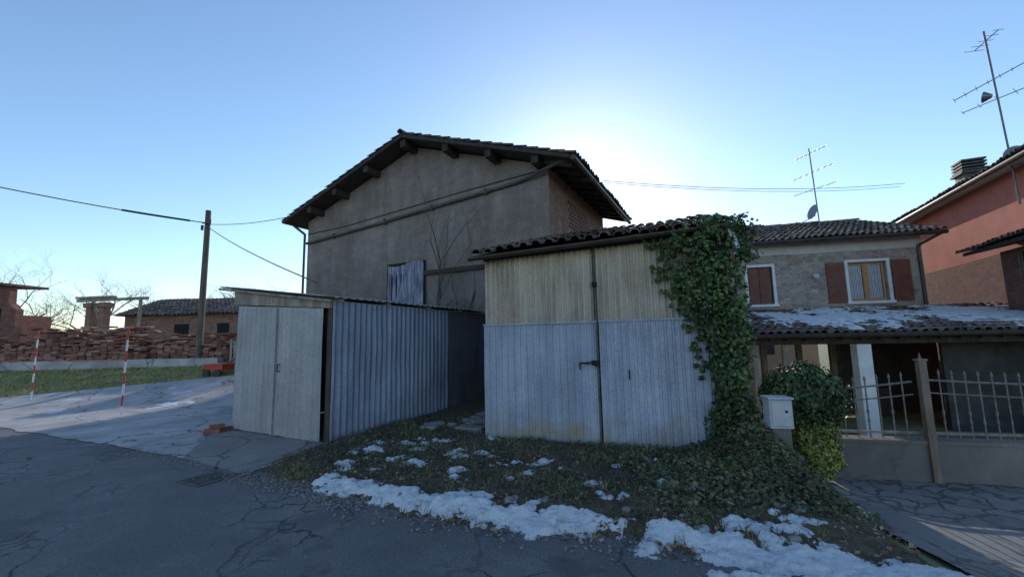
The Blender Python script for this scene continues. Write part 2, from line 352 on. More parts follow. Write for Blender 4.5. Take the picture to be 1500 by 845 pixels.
# ------------------------------------------------------------------ roof + sheet builders
def tiles(name,p0,along,down,length,slope,mat,parent,w=.2,c=.36,r=.088,drop=0):
    b=MB(); p0=Vector(p0); al=Vector(along).normalized(); dn=Vector(down).normalized(); nn=al.cross(dn)
    if nn.z<0: nn=-nn
    ni=max(1,int(length/w)); nj=max(1,int(slope/c)); w=length/ni; c=slope/nj
    for i in range(ni):
        sag=.02*math.sin(i*.35)
        for j in range(nj):
            if random.random()<drop: continue
            o=p0+al*(w*(i+.5)+random.uniform(-.018,.018))+dn*(c*j+random.uniform(-.03,.03))+nn*(sag+random.uniform(0,.012))
            sk=al*random.uniform(-.018,.018)
            e=o+dn*(c+.06)+sk; vs=[]
            for (q,rr,l) in ((o,r*.82,.005),(e,r,.03+random.uniform(0,.015))):
                for k in range(6):
                    a=math.pi*k/5; vs.append(q+al*(math.cos(a)*rr)+nn*(math.sin(a)*rr*.85+l))
            for k in range(6):
                a=math.pi*k/5; vs.append(e+al*(math.cos(a)*(r-.016))+nn*(math.sin(a)*(r-.016)*.85+l))
            fs=[(k,k+1,7+k,6+k) for k in range(5)]+[(6+k,7+k,13+k,12+k) for k in range(5)]
            b.add(vs,fs)
            o2=o+al*(w*.5); e2=o2+dn*(c+.05); vs=[]
            for q in (o2,e2):
                for k in range(4):
                    a=math.pi*k/3; vs.append(q+al*(math.cos(a)*r*.8)+nn*(.04-math.sin(a)*r*.35+(.015 if q is e2 else 0)))
            b.add(vs,[(k,k+1,5+k,4+k) for k in range(3)])
    return b.obj(name,mat,parent)
def ridge(name,p,q,mat,parent,r=.12):
    b=MB(); p=Vector(p);q=Vector(q); d=(q-p); n=int(d.length/.36); d/=n; s=d.normalized(); a=s.cross(Vector((0,0,1))); u=a.cross(s)
    for i in range(n):
        o=p+d*i+u*random.uniform(-.01,.02); e=o+d*1.12; vs=[]
        for (qq,rr) in ((o,r*.85),(e,r)):
            for k in range(7):
                t_=math.pi*k/6; vs.append(qq+a*math.cos(t_)*rr+u*(math.sin(t_)*rr))
        b.add(vs,[(k,k+1,8+k,7+k) for k in range(6)])
    return b.obj(name,mat,parent)
def corr(name,p0,ud,nd,U,zlo,zhi,amp,per,mat,parent,trap=False,rag=0,vd=(0,0,1),nv=6,warp=.004):
    b=MB()
    p0=Vector(p0);ud=Vector(ud).normalized();nd=Vector(nd).normalized();vd=Vector(vd).normalized(); vs=[]
    if trap:
        xs_=[];n=int(U/per)
        for i in range(n+1):
            for f,a in ((0,0),(.62,0),(.70,1),(.92,1)):
                x=(i+f)*per
                if x<=U: xs_.append((x,a*amp))
        xs_.append((U,0))
    else:
        n=int(U/per*8); xs_=[(U*i/n,amp*math.sin(2*math.pi*U*i/n/per)) for i in range(n+1)]
    for (x,a) in xs_:
        z0=zlo(x) if callable(zlo) else zlo; z1=zhi(x) if callable(zhi) else zhi
        if rag: z0+=rag*noise.noise(Vector((x*3,5,0)))
        for j in range(nv+1):
            z=z0+(z1-z0)*j/nv
            vs.append(p0+ud*x+vd*z+nd*(a+warp*noise.noise(Vector((x*1.5,z*1.5,p0.x)))*3))
    m=nv+1; fs=[(i*m+j,(i+1)*m+j,(i+1)*m+j+1,i*m+j+1) for i in range(len(xs_)-1) for j in range(nv)]
    b.add(vs,fs)
    return b.obj(name,mat,parent,not trap)

# ------------------------------------------------------------------ main house
H=empty('brick_and_plaster_house',(1.08,11.24,0),27)
RX,RZ,SL=-4.76,8.25,.345
def rz(x): return RZ-SL*abs(x-RX)
T=.14
b=MB(); b.prism([(-10.02,-.3),(0,-.3),(0,rz(0)-T-.05),(RX,RZ-T-.05),(-10.02,rz(-10.02)-T-.05)],0,.3); b.obj('gable_wall',M['plaster'],H)
b=MB(); b.box(-.3,.006,.014,5.8,-.3,rz(0)-T-.06); b.obj('side_wall_brick',M['brick'],H)
b=MB(); b.box(-10.02,-9.72,.3,5.8,-.3,rz(-10.02)-T-.06); b.prism([(-10.02,-.3),(-.3,-.3),(-.3,rz(-.3)-T-.05),(RX,RZ-T-.05),(-10.02,rz(-10.02)-T-.05)],5.5,5.79); b.obj('rear_walls',M['plaster'],H)
b=MB()
for i in range(9):
    for j in range(7):
        y=1.6+i*.22+(j%2)*.11; z=5.0+j*.13
        b.box(.004,.012,y,y+.10,z,z+.075)
b.obj('honeycomb_vents',M['dark'],H)
for nm,x1 in (('roof_deck_right',.88),('roof_deck_left',-10.5)):
    b=MB(); z1=rz(x1)
    b.hexa([(RX,-.7,RZ-T),(x1,-.7,z1-T),(x1,6.3,z1-T),(RX,6.3,RZ-T),(RX,-.7,RZ-.03),(x1,-.7,z1-.03),(x1,6.3,z1-.03),(RX,6.3,RZ-.03)]); b.obj(nm,M['wood_dark'],H)
tiles('roof_tiles_right',(RX,-.74,RZ-.03),(0,1,0),(1,0,-SL),7.08,5.72*math.hypot(1,SL),M['tile'],H)
tiles('roof_tiles_left',(RX,-.74,RZ-.03),(0,1,0),(-1,0,-SL),7.08,5.82*math.hypot(1,SL),M['tile'],H)
ridge('ridge_tiles',(RX,-.78,RZ+.02),(RX,6.4,RZ+.02),M['tile'],H)
b=MB()
for x in (-9.2,-7.9,-6.4,RX,-3.1,-1.6,-.15):
    b.box(x-.1,x+.1,-.62,0,rz(x)-T-.24-(.05 if x==RX else 0),rz(x)-T-.02-(.03 if x==RX else 0))
for i in range(11):
    y=-.35+i*.6
    b.hexa([(0.01,y,rz(0)-T-.14),(.82,y,rz(.82)-T-.12),(.82,y+.1,rz(.82)-T-.12),(.01,y+.1,rz(0)-T-.14),(0.01,y,rz(0)-T-.01),(.82,y,rz(.82)-T-.01),(.82,y+.1,rz(.82)-T-.01),(.01,y+.1,rz(0)-T-.01)])
b.obj('purlins_and_rafters',M['wood_dark'],H)
b=MB(); zz=rz(.92)-.12
b.cyl((.96,-.7,zz),(.96,6.3,zz-.03),.07,n=10); b.cyl((-10.56,-.7,rz(-10.5)-.1),(-10.56,6.3,rz(-10.5)-.1),.07,n=10)
b.cyl((-10.5,-.3,rz(-10.5)-.15),(-10.1,-.08,5.75),.05); b.cyl((-10.1,-.08,5.75),(-10.1,-.08,0),.045)
b.obj('gutters',M['gutter'],H)
b=MB(); pts=[(-10.0,5.38),(-6.5,5.62),(-3,5.9),(-.9,6.08)]
for (x,z),(x2,z2) in zip(pts,pts[1:]): b.cyl((x,-.07,z),(x2,-.07,z2),.05,n=10)
b.cyl((-.9,-.07,6.08),(.5,-.35,6.28),.05,n=10); b.cyl((.5,-.35,6.28),(.9,-.3,6.25),.05)
for x,z in ((-8.5,5.49),(-6,5.66),(-4,5.82),(-2,5.99)): b.box(x-.03,x+.03,-.13,0,z-.08,z+.08)
b.obj('wall_pipe',M['cablegrey'],H)
b=MB()
pts=[(-10.0,5.75),(-8,5.78),(-5,6.0),(-3,6.15),(-.3,6.3)]
for (x,z),(x2,z2) in zip(pts,pts[1:]): b.cyl((x,-.02,z),(x2,-.02,z2),.012,n=5)
b.obj('wall_cable',M['rubber'],H)
b=MB(); b.box(-5.92,-4.28,-.02,.0,2.4,4.16); b.obj('window_recess',M['dark'],H)
corr('tarp_cover',(-5.85,-.06,0),(1,0,0),(0,-1,0),1.5,2.45,lambda x:4.1-.06*math.sin(x*4),.03,.2,M['curtain'],H,nv=10,warp=.02)
b=MB(); b.box(-4.27,-1.8,-.12,0,3.66,3.79); b.obj('lintel_beam',M['wood_dark'],H)
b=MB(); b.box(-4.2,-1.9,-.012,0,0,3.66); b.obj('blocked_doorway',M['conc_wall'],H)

# ------------------------------------------------------------------ left shed
S=empty('metal_shed',(-2.97,6.88,0),27)
W=2.58; D=4.9
def lz(x): return 2.33-(x)*.125
b=MB()
for x0,x1 in ((-W,-W+.06),(-.11,-.0)): b.box(x0,x1,-.0,.09,0,lz(x1)-.06)
b.box(-.10,-.02,4.8,4.88,0,2.2); b.box(-W,-W+.08,4.8,4.88,0,2.5)
b.obj('corner_posts',M['wood_corner'],S)
b=MB(); b.hexa([(-W-.1,-.05,2.36),(.0,-.05,2.16),(.0,.03,2.16),(-W-.1,.03,2.36),(-W-.1,-.05,lz(-W-.1)-.04),(.0,-.05,lz(0)-.04),(.0,.03,lz(0)-.04),(-W-.1,.03,lz(-W-.1)-.04)])
b.obj('fascia_board',M['wood'],S)
b=MB(); b.cyl((-W-.5,-.12,lz(-W-.5)-.03),(.1,-.12,lz(.1)-.05),.022,n=6); b.obj('roof_edge_pole',M['wood'],S)
def dtop(x0): return lambda x:2.33-(x0+x+W)*.07
corr('door_left',(-W+.06,-.055,0),(1,0,0),(0,-1,0),1.17,.05,dtop(-W+.06),.012,.145,M['metal_grey'],S,True,rag=.02)
corr('door_right',(-1.33,-.07,0),(1,0,0),(0,-1,0),1.2,.04,dtop(-1.33),.012,.145,M['metal_grey'],S,True,rag=.02)
b=MB(); b.box(-1.36,-1.30,-.10,-.072,.05,2.22); b.obj('door_edge_strip',M['metal_grey'],S)
b=MB(); b.cyl((-1.18,-.12,1.12),(-1.18,-.12,1.24),.009)
for z_ in (1.12,1.24): b.cyl((-1.18,-.07,z_),(-1.18,-.12,z_),.008)
b.obj('door_handle',M['dark'],S)
corr('side_wall_sheet',(.02,.0,0),(0,1,0),(1,0,0),3.2,.03,2.27,.026,.13,M['metal_side'],S,rag=.03,warp=.008)
corr('side_wall_rear_shade_sheet',(.0,3.17,0),(0,1,0),(1,0,0),D-3.17,.03,2.27,.026,.10,M['metal_shaded'],S,rag=.03,warp=.008)  # same wall further back, deeper shade painted in by a darker sheet
b=MB(); b.box(.0,.015,.02,.09,.02,2.25); b.obj('corner_trim',M['metal_grey'],S)
corr('left_wall_sheet',(-W,.0,0),(0,1,0),(-1,0,0),D,.03,2.55,.02,.095,M['metal_side'],S)
b=MB(); b.box(-W+.05,-.05,D-.04,D,0,2.25); b.obj('rear_wall',M['wood'],S)
b=MB(); ys_=frange(-.16,D+.1,.06); vs=[]; xs_=frange(-W-.55,.15,.25)
for y in ys_:
    for x in xs_: vs.append((x+(.04*noise.noise(Vector((int(y/.8)*3.1,1,0))) if x in(xs_[0],xs_[-1]) else 0),y+.03*noise.noise(Vector((x*2,9,0))),lz(x)+.02+.018*math.sin(y*36)+.012*noise.noise(Vector((x*2,y,0)))))
m=len(xs_); fs=[(j*m+i,j*m+i+1,(j+1)*m+i+1,(j+1)*m+i) for j in range(len(ys_)-1) for i in range(m-1)]
b.add(vs,fs); o=b.obj('corrugated_roof',M['metal_grey'],S,True); so=o.modifiers.new('s','SOLIDIFY'); so.thickness=.008
b=MB()
for y in (0.1,1.2,2.4,3.6,4.6): b.hexa([(-W-.5,y,lz(-W-.5)-.05),(.1,y,lz(.1)-.05),(.1,y+.05,lz(.1)-.05),(-W-.5,y+.05,lz(-W-.5)-.05),(-W-.5,y,lz(-W-.5)),(.1,y,lz(.1)),(.1,y+.05,lz(.1)),(-W-.5,y+.05,lz(-W-.5))])
b.obj('roof_battens',M['wood'],S)

# ------------------------------------------------------------------ right shed
G=empty('garage_shed',(-.46,6.9,0),19.6)
W2=3.42; D2=4.0; RS=.28
def ez(x): return 2.91+.035*x
corr('door_lower_left',(0.0,-.03,0),(1,0,0),(0,-1,0),1.83,.02,1.83,.016,.105,M['metal_blue'],G,True,rag=.04)
corr('door_lower_right',(1.86,-.045,0),(1,0,0),(0,-1,0),W2-1.86,.0,1.84,.016,.105,M['metal_blue'],G,True,rag=.04)
corr('door_upper_left',(0.02,-.012,0),(1,0,0),(0,-1,0),1.77,1.80,lambda x:2.9+.035*x,.022,.085,M['metal_beige'],G)
corr('door_upper_right',(1.84,-.012,0),(1,0,0),(0,-1,0),W2-1.86,1.80,lambda x:2.98+.035*x,.022,.085,M['metal_beige'],G)
b=MB(); b.box(1.81,1.84,-.05,-.02,.05,2.95); b.obj('centre_strip',M['cablegrey'],G)
b=MB(); b.box(.0,1.83,-.066,-.049,1.815,1.84); b.box(1.86,W2,-.076,-.062,1.82,1.845); b.obj('overlap_trim',M['metal_blue'],G)
b=MB(); b.box(0,W2,.03,.09,0,2.9); b.box(0,.06,.09,D2,0,2.95); b.box(W2-.06,W2,.09,D2,0,3.0)
b.box(0.06,W2-.06,D2-.1,D2,0,3.9)
for x in (0,W2-.06):
    b.hexa([(x,.09,2.96),(x+.06,.09,2.96),(x+.06,D2,2.96),(x,D2,2.96),(x,.09,2.98),(x+.06,.09,2.98),(x+.06,D2,3.95),(x,D2,3.95)])
b.hexa([(0,-.04,2.89),(W2,-.04,2.98),(W2,.02,2.98),(0,.02,2.89),(0,-.04,2.96),(W2,-.04,3.07),(W2,.02,3.07),(0,.02,2.96)])
b.obj('shed_walls',M['wood_dark'],G)
b=MB()
b.cyl((1.56,-.10,1.22),(1.83,-.10,1.235),.012); b.cyl((1.57,-.10,1.22),(1.57,-.10,1.13),.011); b.cyl((1.66,-.06,1.22),(1.66,-.12,1.22),.018);b.cyl((1.80,-.10,1.24),(1.80,-.10,1.17),.014)
b.box(1.74,1.83,-.11,-.05,1.19,1.26); b.cyl((2.27,-.11,1.0),(2.27,-.11,1.12),.009); b.cyl((2.27,-.11,1.12),(2.27,-.06,1.12),.009); b.cyl((2.27,-.11,1.0),(2.27,-.06,1.0),.009)
b.box(1.79,1.86,-.085,-.045,2.35,2.42)
b.obj('latch_and_handle',M['dark'],G)
dn=Vector((0,-1,-RS)).normalized(); al=Vector((1,0,.035)).normalized()
yb=D2+.15; yf=-.20
def gz(x,y): return ez(x)+.08+RS*(y+.15)
b=MB(); x0,x1=-.12,3.72
b.hexa([(x,y,gz(x,y)-.09+dz) for dz in (0,.07) for x,y in ((x0,yf),(x1,yf),(x1,yb),(x0,yb))]); b.obj('roof_deck',M['wood_dark'],G)
L2=(yb-yf)*math.hypot(1,RS)
tiles('roof_tiles',(x0-.02,yb,gz(x0,yb)-.02),al,dn,x1-x0+.06,L2,M['tile'],G,drop=.01,r=.082)
b=MB(); p=Vector((x0-.03,yf-.08,gz(x0,yf)-.06)); q=Vector((x1+.05,yf-.08,gz(x1,yf)-.04))
vs=[]
for pt in (p,q):
    for k in range(9):
        a=math.pi+math.pi*k/8; vs.append(pt+Vector((0,math.cos(a)*.055,math.sin(a)*.055)))
    for k in range(9):
        a=2*math.pi-math.pi*k/8; vs.append(pt+Vector((0,math.cos(a)*.049,math.sin(a)*.049)))
b.add(vs,[(k,(k+1)%18,18+(k+1)%18,18+k) for k in range(18)]+[tuple(range(18)),tuple(range(18,36))[::-1]])
b.obj('gutter',M['gutter'],G)
b=MB(); b.cyl(q+Vector((-.12,0,-.03)),q+Vector((-.04,-.02,-.36)),.04,n=12); b.obj('downpipe_stub',M['galv'],G)

# ------------------------------------------------------------------ stone house
N=empty('stone_house',(7.5,15.04,0),13)
LN=6.26; XL=-.9  # left end lengthened out of view, added to keep sun off the paving
b=MB()
zt=4.35
for a,c in ((XL,.95),(1.75,4.07),(5.2,LN)): b.box(a,c,0,.35,1.9,zt)
for a,c in ((.95,1.75),(4.07,5.2)): b.box(a,c,0,.35,1.9,2.62); b.box(a,c,0,.35,3.95,zt)
b.box(3.6,LN,0,.35,-1,1.9); b.box(XL,XL+.35,.35,6,-1,zt); b.box(LN-.35,LN,.35,6,-1,zt)
b.obj('stone_walls',M['stone'],N)
b=MB(); b.box(XL-.004,LN+.004,-.012,.35,zt,4.75); b.obj('eaves_band',M['offwhite'],N)
b=MB(); b.box(.36,LN-.36,.6,.62,1.95,4.7); b.obj('interior_dark',M['dark'],N)
b=MB(); b.box(.35,3.6,.35,6,1.75,1.9); b.obj('floor_slab',M['wood_dark'],N)
for k,(a,c) in enumerate(((.95,1.75),(4.07,5.2))):
    b=MB(); f=.09
    b.box(a-f,c+f,-.05,.0,3.95,3.95+f); b.box(a-f-.04,c+f+.04,-.09,0,2.62-f,2.62); b.box(a-f,a,-.05,0,2.62,3.95); b.box(c,c+f,-.05,0,2.62,3.95)
    b.obj('window_surround_%d'%(k+1),M['white'],N)
b=MB(); b.box(.99,1.33,.05,.09,2.64,3.93); b.box(1.35,1.71,.05,.09,2.64,3.93)
for j in range(18): b.box(1.02,1.30,.03,.05,2.74+j*.064,2.77+j*.064); b.box(1.38,1.68,.03,.05,2.74+j*.064,2.77+j*.064)
b.obj('closed_shutters',M['shutter'],N)
b=MB(); b.box(3.42,3.94,-.08,-.03,2.6,3.97); b.box(5.33,5.85,-.08,-.03,2.6,3.97)
for j in range(19):
    z=2.7+j*.063; b.box(3.48,3.88,-.095,-.08,z,z+.03); b.box(5.39,5.79,-.095,-.08,z,z+.03)
b.obj('open_shutters',M['shutter'],N)
b=MB()
for a,c in ((4.09,4.62),(4.65,5.18)):
    b.box(a,a+.07,.1,.16,2.63,3.94); b.box(c-.07,c,.1,.16,2.63,3.94); b.box(a+.07,c-.07,.1,.16,2.63,2.72); b.box(a+.07,c-.07,.1,.16,3.86,3.94)
b.box(4.55,4.71,.085,.1,2.64,3.94)
b.obj('window_frames',M['winwood'],N)
b=MB(); b.box(4.09,5.18,.13,.14,2.63,3.94); b.obj('window_panes',M['glass'],N)
b=MB()
for a,c in ((4.17,4.54),(4.72,5.1)):
    for j in range(8): b.box(a+(c-a)*j/8,a+(c-a)*(j+.7)/8,.118+.006*(j%2),.128,2.72,3.86)
b.obj('curtains',M['boxgrey'],N)
for nm,y0,y1,z0,z1 in (('roof_front',-.45,4.2,4.78,6.3),('roof_back',8.6,4.2,4.78,6.3)):
    b=MB(); b.hexa([(x,y,z+dz) for dz in (-.1,-.02) for x,y,z in ((XL-.2,y0,z0),(LN+.4,y0,z0),(LN+.4,y1,z1),(XL-.2,y1,z1))]); b.obj(nm+'_deck',M['wood_dark'],N)
tiles('roof_tiles_front',(XL-.22,4.2,6.3),(1,0,0),(0,-4.65,-1.52),LN-XL+.66,4.92,M['tile2'],N)
tiles('roof_tiles_back',(XL-.22,4.2,6.3),(1,0,0),(0,4.4,-1.52),LN-XL+.66,4.7,M['tile2'],N)
ridge('ridge_tiles',(XL-.25,4.2,6.35),(LN+.45,4.2,6.35),M['tile2'],N)
b=MB(); b.cyl((XL-.2,-.53,4.72),(LN+.42,-.53,4.72),.07); b.cyl((LN+.3,-.53,4.7),(LN-.12,-.06,4.4),.045); b.cyl((LN-.12,-.06,4.4),(LN-.12,-.06,2.4),.045); b.obj('gutter_and_downpipe',M['gutter'],N)
b=MB(); b.cyl((3.05,-.02,3.5),(3.05,-.16,3.52),.03); b.cyl((3.05,-.16,3.52),(3.05,-.18,3.53),.08,.10,12); b.obj('wall_lamp',M['boxgrey'],N)
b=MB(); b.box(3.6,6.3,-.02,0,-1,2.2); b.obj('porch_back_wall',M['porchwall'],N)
b=MB()
for x in (.1,1.2,2.3,3.3): b.box(x,x+.16,.0,.16,-1,1.75)
b.obj('portico_posts',M['wood'],N)
def yagi(b,c,d,L,n,el,r=.010):
    d=Vector(d).normalized(); s=d.cross(Vector((0,0,1))).normalized(); c=Vector(c); b.cyl(c-d*L/2,c+d*L/2,r*1.3,n=5)
    for i in range(n):
        q=c-d*L/2+d*L*i/(n-1); l=el*(1-.5*i/(n-1)); b.cyl(q-s*l/2,q+s*l/2,r*.7,n=4)
b=MB(); B=Vector((4.3,2.0,5.55)); b.cyl(B,B+Vector((-.1,0,3.4)),.024)
yagi(b,B+Vector((-.05,0,3.2)),(1,-.3,.35),1.1,8,.4); yagi(b,B+Vector((-.05,0,2.4)),(1,-.2,.35),1.5,8,.5); yagi(b,B+Vector((-.05,0,1.7)),(-1,.2,-.25),1.5,5,.6)
b.cyl(B+Vector((-.12,.0,.75)),B+Vector((-.22,-.02,.78)),.06,.30,18); b.cyl(B+Vector((-.16,-.1,.6)),B+Vector((-.85,-.2,.25)),.015); b.cyl(B+Vector((-.8,-.2,.25)),B+Vector((-.92,-.2,.35)),.05)
b.obj('roof_antenna',M['antenna'],N)

K=empty('porch_canopy',(7.5,15.04,0),13)
def cz(y): return 1.58+(y+4.45)*.185
b=MB(); x0,x1=-.45,8.2
b.hexa([(x,y,cz(y)-.1+dz) for dz in (0,.07) for x,y in ((x0,-4.45),(x1,-4.45),(x1,-.02),(x0,-.02))]); b.obj('canopy_deck',M['wood_dark'],K)
tiles('canopy_tiles',(x0-.02,-.02,cz(-.02)-.02),(1,0,0),(0,-1,-.185),x1-x0+.04,4.45*math.hypot(1,.185),M['tile2'],K)
b=MB(); b.box(x0,x1,-4.3,-4.16,cz(-4.3)-.3,cz(-4.3)-.11); b.cyl((x0-.05,-4.54,1.53),(x1,-4.54,1.53),.06)
for i in range(21): b.hexa([(x0+.1+i*.4,-4.4,cz(-4.4)-.18),(x0+.18+i*.4,-4.4,cz(-4.4)-.18),(x0+.18+i*.4,-.05,cz(-.05)-.18),(x0+.1+i*.4,-.05,cz(-.05)-.18),(x0+.1+i*.4,-4.4,cz(-4.4)-.1),(x0+.18+i*.4,-4.4,cz(-4.4)-.1),(x0+.18+i*.4,-.05,cz(-.05)-.1),(x0+.1+i*.4,-.05,cz(-.05)-.1)])
b.obj('canopy_beams',M['wood_dark'],K)
b=MB(); b.box(1.93,2.23,-4.4,-4.1,-1,cz(-4.3)-.31); b.obj('white_column',M['white'],K)
b=MB()
for x in (-.35,.35,): b.box(x,x+.14,-4.3,-4.16,-1,cz(-4.3)-.31)
b.box(7.6,7.9,-4.4,-4.1,-1,cz(-4.3)-.31); b.obj('timber_posts',M['wood'],K)
def cs(x,y):
    return .42*fbm(x,y,.9)+.25*fbm(x,y,3.5)+.26-abs(y+2.3)*.20-(.25 if x<.6 else 0)
hfield('canopy_snow',x0+.1,x1-.1,-4.3,-.1,.045,lambda x,y:(cz(y)+.01+max(-.05,min(.10,cs(x,y)*.3+.045)),cs(x,y)+.05),M['snow'],K)
b=MB(); b.box(3.9,4.3,-1.2,-.5,-.9,-.1); b.box(.6,1.6,-1.2,-.7,-.9,0); b.obj('stored_crates',M['wood_corner'],K)
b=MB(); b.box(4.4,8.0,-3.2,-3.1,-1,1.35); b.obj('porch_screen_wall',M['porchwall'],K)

Bh=empty('beige_house',(11,27,0),5)
b=MB(); b.box(-6,8,0,6,-1.2,4.0); b.obj('walls',M['beige'],Bh)
b=MB()
for x in (-4,-1.5,1.5,4.5): b.box(x,x+.9,-.03,0,.3,1.6)
b.obj('windows',M['glass'],Bh)

# ------------------------------------------------------------------ salmon house
Q=empty('salmon_house',(14.6,12,0),23.6)  # rear end lengthened behind the stone house, added to block stray sun
b=MB(); b.box(0,6,-3,10.5,3.85,6.1); b.obj('upper_walls',M['salmon'],Q)
b=MB(); b.box(-.02,6,-3,10.5,-1,3.85); b.obj('lower_walls_brick',M['brick2'],Q)
b=MB(); b.hexa([(x,y,z+dz) for dz in (0,.12) for x,y,z in ((-.45,-3.2,6.05),(6,-3.2,7.7),(6,10.7,7.7),(-.45,10.7,6.05))]); b.obj('roof_deck',M['offwhite'],Q)
tiles('roof_tiles',(6,-3.2,7.85),(0,1,0),(-6.45,0,-1.65),13.9,6.7,M['tile2'],Q)
b=MB(); b.cyl((-.52,-3.2,6.1),(-.52,10.7,6.1),.07); b.obj('gutter',M['gutter'],Q)
b=MB(); b.box(.9,1.5,3.6,4.2,6.2,7.35); b.box(.8,1.6,3.5,4.3,7.35,7.42)
for i in range(4): b.box(.85,1.55,3.55,4.25,7.46+i*.12,7.52+i*.12)
b.box(1.0,1.4,3.7,4.1,7.4,7.9); b.obj('chimney',M['cablegrey'],Q)
b=MB(); b.cyl((-.2,-1.0,5),(-.35,-1.0,10.2),.025)
yagi(b,(-.33,-1,9.9),(.2,-1,.1),.8,5,.5); yagi(b,(-.3,-1,8.7),(1,-.6,.35),1.7,8,.4); yagi(b,(-.3,-1,8.1),(-.8,.6,-.1),1.4,5,.6)
b.cyl((-.34,-.9,8.25),(-.48,-.8,8.3),.05,.16,14); b.cyl((-.24,-1.1,6.3),(-.24,-1.25,6.3),.05,.28,16)
b.obj('roof_antenna',M['antenna'],Q)
b=MB(); b.box(-.06,-.02,-1.8,-1.0,4.3,5.4); b.obj('side_window',M['shutter'],Q)

A=empty('pink_annex',(13.2,10.2,0),23.6)
b=MB(); b.box(0,4,-1,1.6,-1,3.75); b.obj('walls',M['brick2'],A)
b=MB(); b.hexa([(x,y,z+dz) for dz in (0,.1) for x,y,z in ((-.6,-1.4,3.75),(4,-1.4,4.8),(4,2.0,4.8),(-.6,2.0,3.75))]); b.obj('roof_deck',M['wood_dark'],A)
tiles('roof_tiles',(4,-1.4,4.92),(0,1,0),(-4.6,0,-1.05),3.4,4.8,M['tile2'],A)
b=MB(); b.cyl((-.1,.6,3.6),(-.1,.6,1.0),.05); b.obj('downpipe',M['gutter'],A)

# ------------------------------------------------------------------ gate & wall
F=empty('iron_fence',(3.98,5.66,0),13)
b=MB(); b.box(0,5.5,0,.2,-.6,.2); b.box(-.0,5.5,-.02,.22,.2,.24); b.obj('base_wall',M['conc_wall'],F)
b=MB()
def rail(x):
    if x<1.2: return .84+.12*(x/1.2)**1.5
    return .97-.08*((x-1.35)/1.2)+.04*((x-1.35)/1.5)**2
b.box(.02,5.4,.08,.11,.30,.33)
xs_=frange(.02,5.4,.08)
for a,c in zip(xs_,xs_[1:]):
    if not 1.12<a<1.30:
        b.cyl((a,.095,rail(a)),(c,.095,rail(c)),.014,n=6); b.cyl((a,.095,rail(a)-.16),(c,.095,rail(c)-.16),.010,n=6)
for i,x in enumerate(frange(.08,5.4,.135)):
    if 1.08<x<1.34: continue
    t_=rail(x)+.09; b.cyl((x,.095,.24),(x,.095,t_),.009,n=6); b.cyl((x,.095,t_),(x,.095,t_+.055),.017,.001,n=6); b.cyl((x,.095,t_-.02),(x,.095,t_),.004,.017,n=6)
    if i%2==0: b.cyl((x,.095,.55),(x,.095,.59),.016,.016,n=6)
    b.cyl((x,.095,.44),(x,.095,.47),.014,.014,n=6)
b.obj('railings',M['iron'],F)
b=MB(); b.box(1.17,1.25,-.045,.035,-.3,1.22); b.box(1.155,1.265,-.055,.045,1.22,1.245); b.cyl((1.21,0,1.245),(1.21,0,1.32),.02,.004); b.box(1.16,1.26,-.05,.04,.3,.34)
b.obj('gate_post',M['rustpost'],F)

E=empty('utility_meter_box',(3.12,5.1,0),10)
b=MB(); b.box(-.125,.125,-.1,.1,.5,.83); o=b.obj('cabinet',M['boxgrey'],E); bv=o.modifiers.new('b','BEVEL'); bv.width=.012; bv.segments=2
b=MB(); b.box(-.14,.14,-.125,.12,.835,.86); b.box(-.105,.105,-.112,-.1,.53,.81); o=b.obj('lid_and_door',M['boxgrey'],E); bv=o.modifiers.new('b','BEVEL'); bv.width=.006
b=MB(); b.cyl((.05,-.1,.7),(.05,-.12,.7),.015); b.obj('lock',M['dark'],E)
b=MB(); b.box(-.10,.10,-.07,.08,-.2,.5); b.obj('pedestal',M['conc_wall'],E)
b=MB(); b.box(-.17,.17,-.17,.17,-.5,.95); b.box(-.2,.2,-.2,.2,.95,1.0)
PI=empty('gate_pillar',(3.72,5.55,0),13); b.obj('pillar_shaft',M['offwhite'],PI)

# ------------------------------------------------------------------ foliage
def leaf(b,p,nrm,s,r=None):
    n=Vector(nrm)+Vector((random.gauss(0,.45),random.gauss(0,.45),random.gauss(0,.45)))
    if n.length<.01: n=Vector((0,0,1))
    n.normalize(); a=n.orthogonal().normalized(); a=Matrix.Rotation(random.uniform(0,6.28),3,n)@a; c=n.cross(a)
    p=Vector(p); k=s*.5
    vs=[p-a*k,p-a*k*.15+c*k*.85+n*k*.15,p+a*k*.35+c*k*.4,p+a*k*1.1-n*k*.25,p+a*k*.35-c*k*.4,p-a*k*.15-c*k*.85+n*k*.15]
    b.add(vs,[(0,1,2,3),(0,3,4,5)],0,r)
def rdir(dz=0): return Vector((random.gauss(0,1),random.gauss(0,1),random.gauss(0,1)+dz)).normalized()
I=empty('ivy_plant',(-.46,6.9,0),19.6)
b=MB(); st=MB()
def xl(z):
    pts=[(0,3.18),(.4,3.28),(1,3.40),(1.5,3.32),(2,3.10),(2.6,2.88),(3.1,2.80),(3.6,3.2)]
    for (a,xa),(c,xc) in zip(pts,pts[1:]):
        if a<=z<=c: return xa+(xc-xa)*(z-a)/(c-a)
    return 3.3
def xr(z): return 3.76+.05*math.sin(z*5)+(.12 if z>2.0 else 0)
cl=[]
for i in range(580):
    z=random.uniform(.0,3.08); lo,hi=xl(z),xr(z); x=lo+(hi-lo)*random.random()**.9
    y=random.uniform(-.32,-.12) if x<3.42 or random.random()<.6 else random.uniform(-.3,.6)
    if z>2.85: y-=.12*random.random()
    cl.append((x,y,z,random.uniform(.04,.13)))
for i in range(60):
    cl.append((random.uniform(3.3,3.9),random.uniform(-.4,.9),random.uniform(2.95,3.2),random.uniform(.04,.10)))
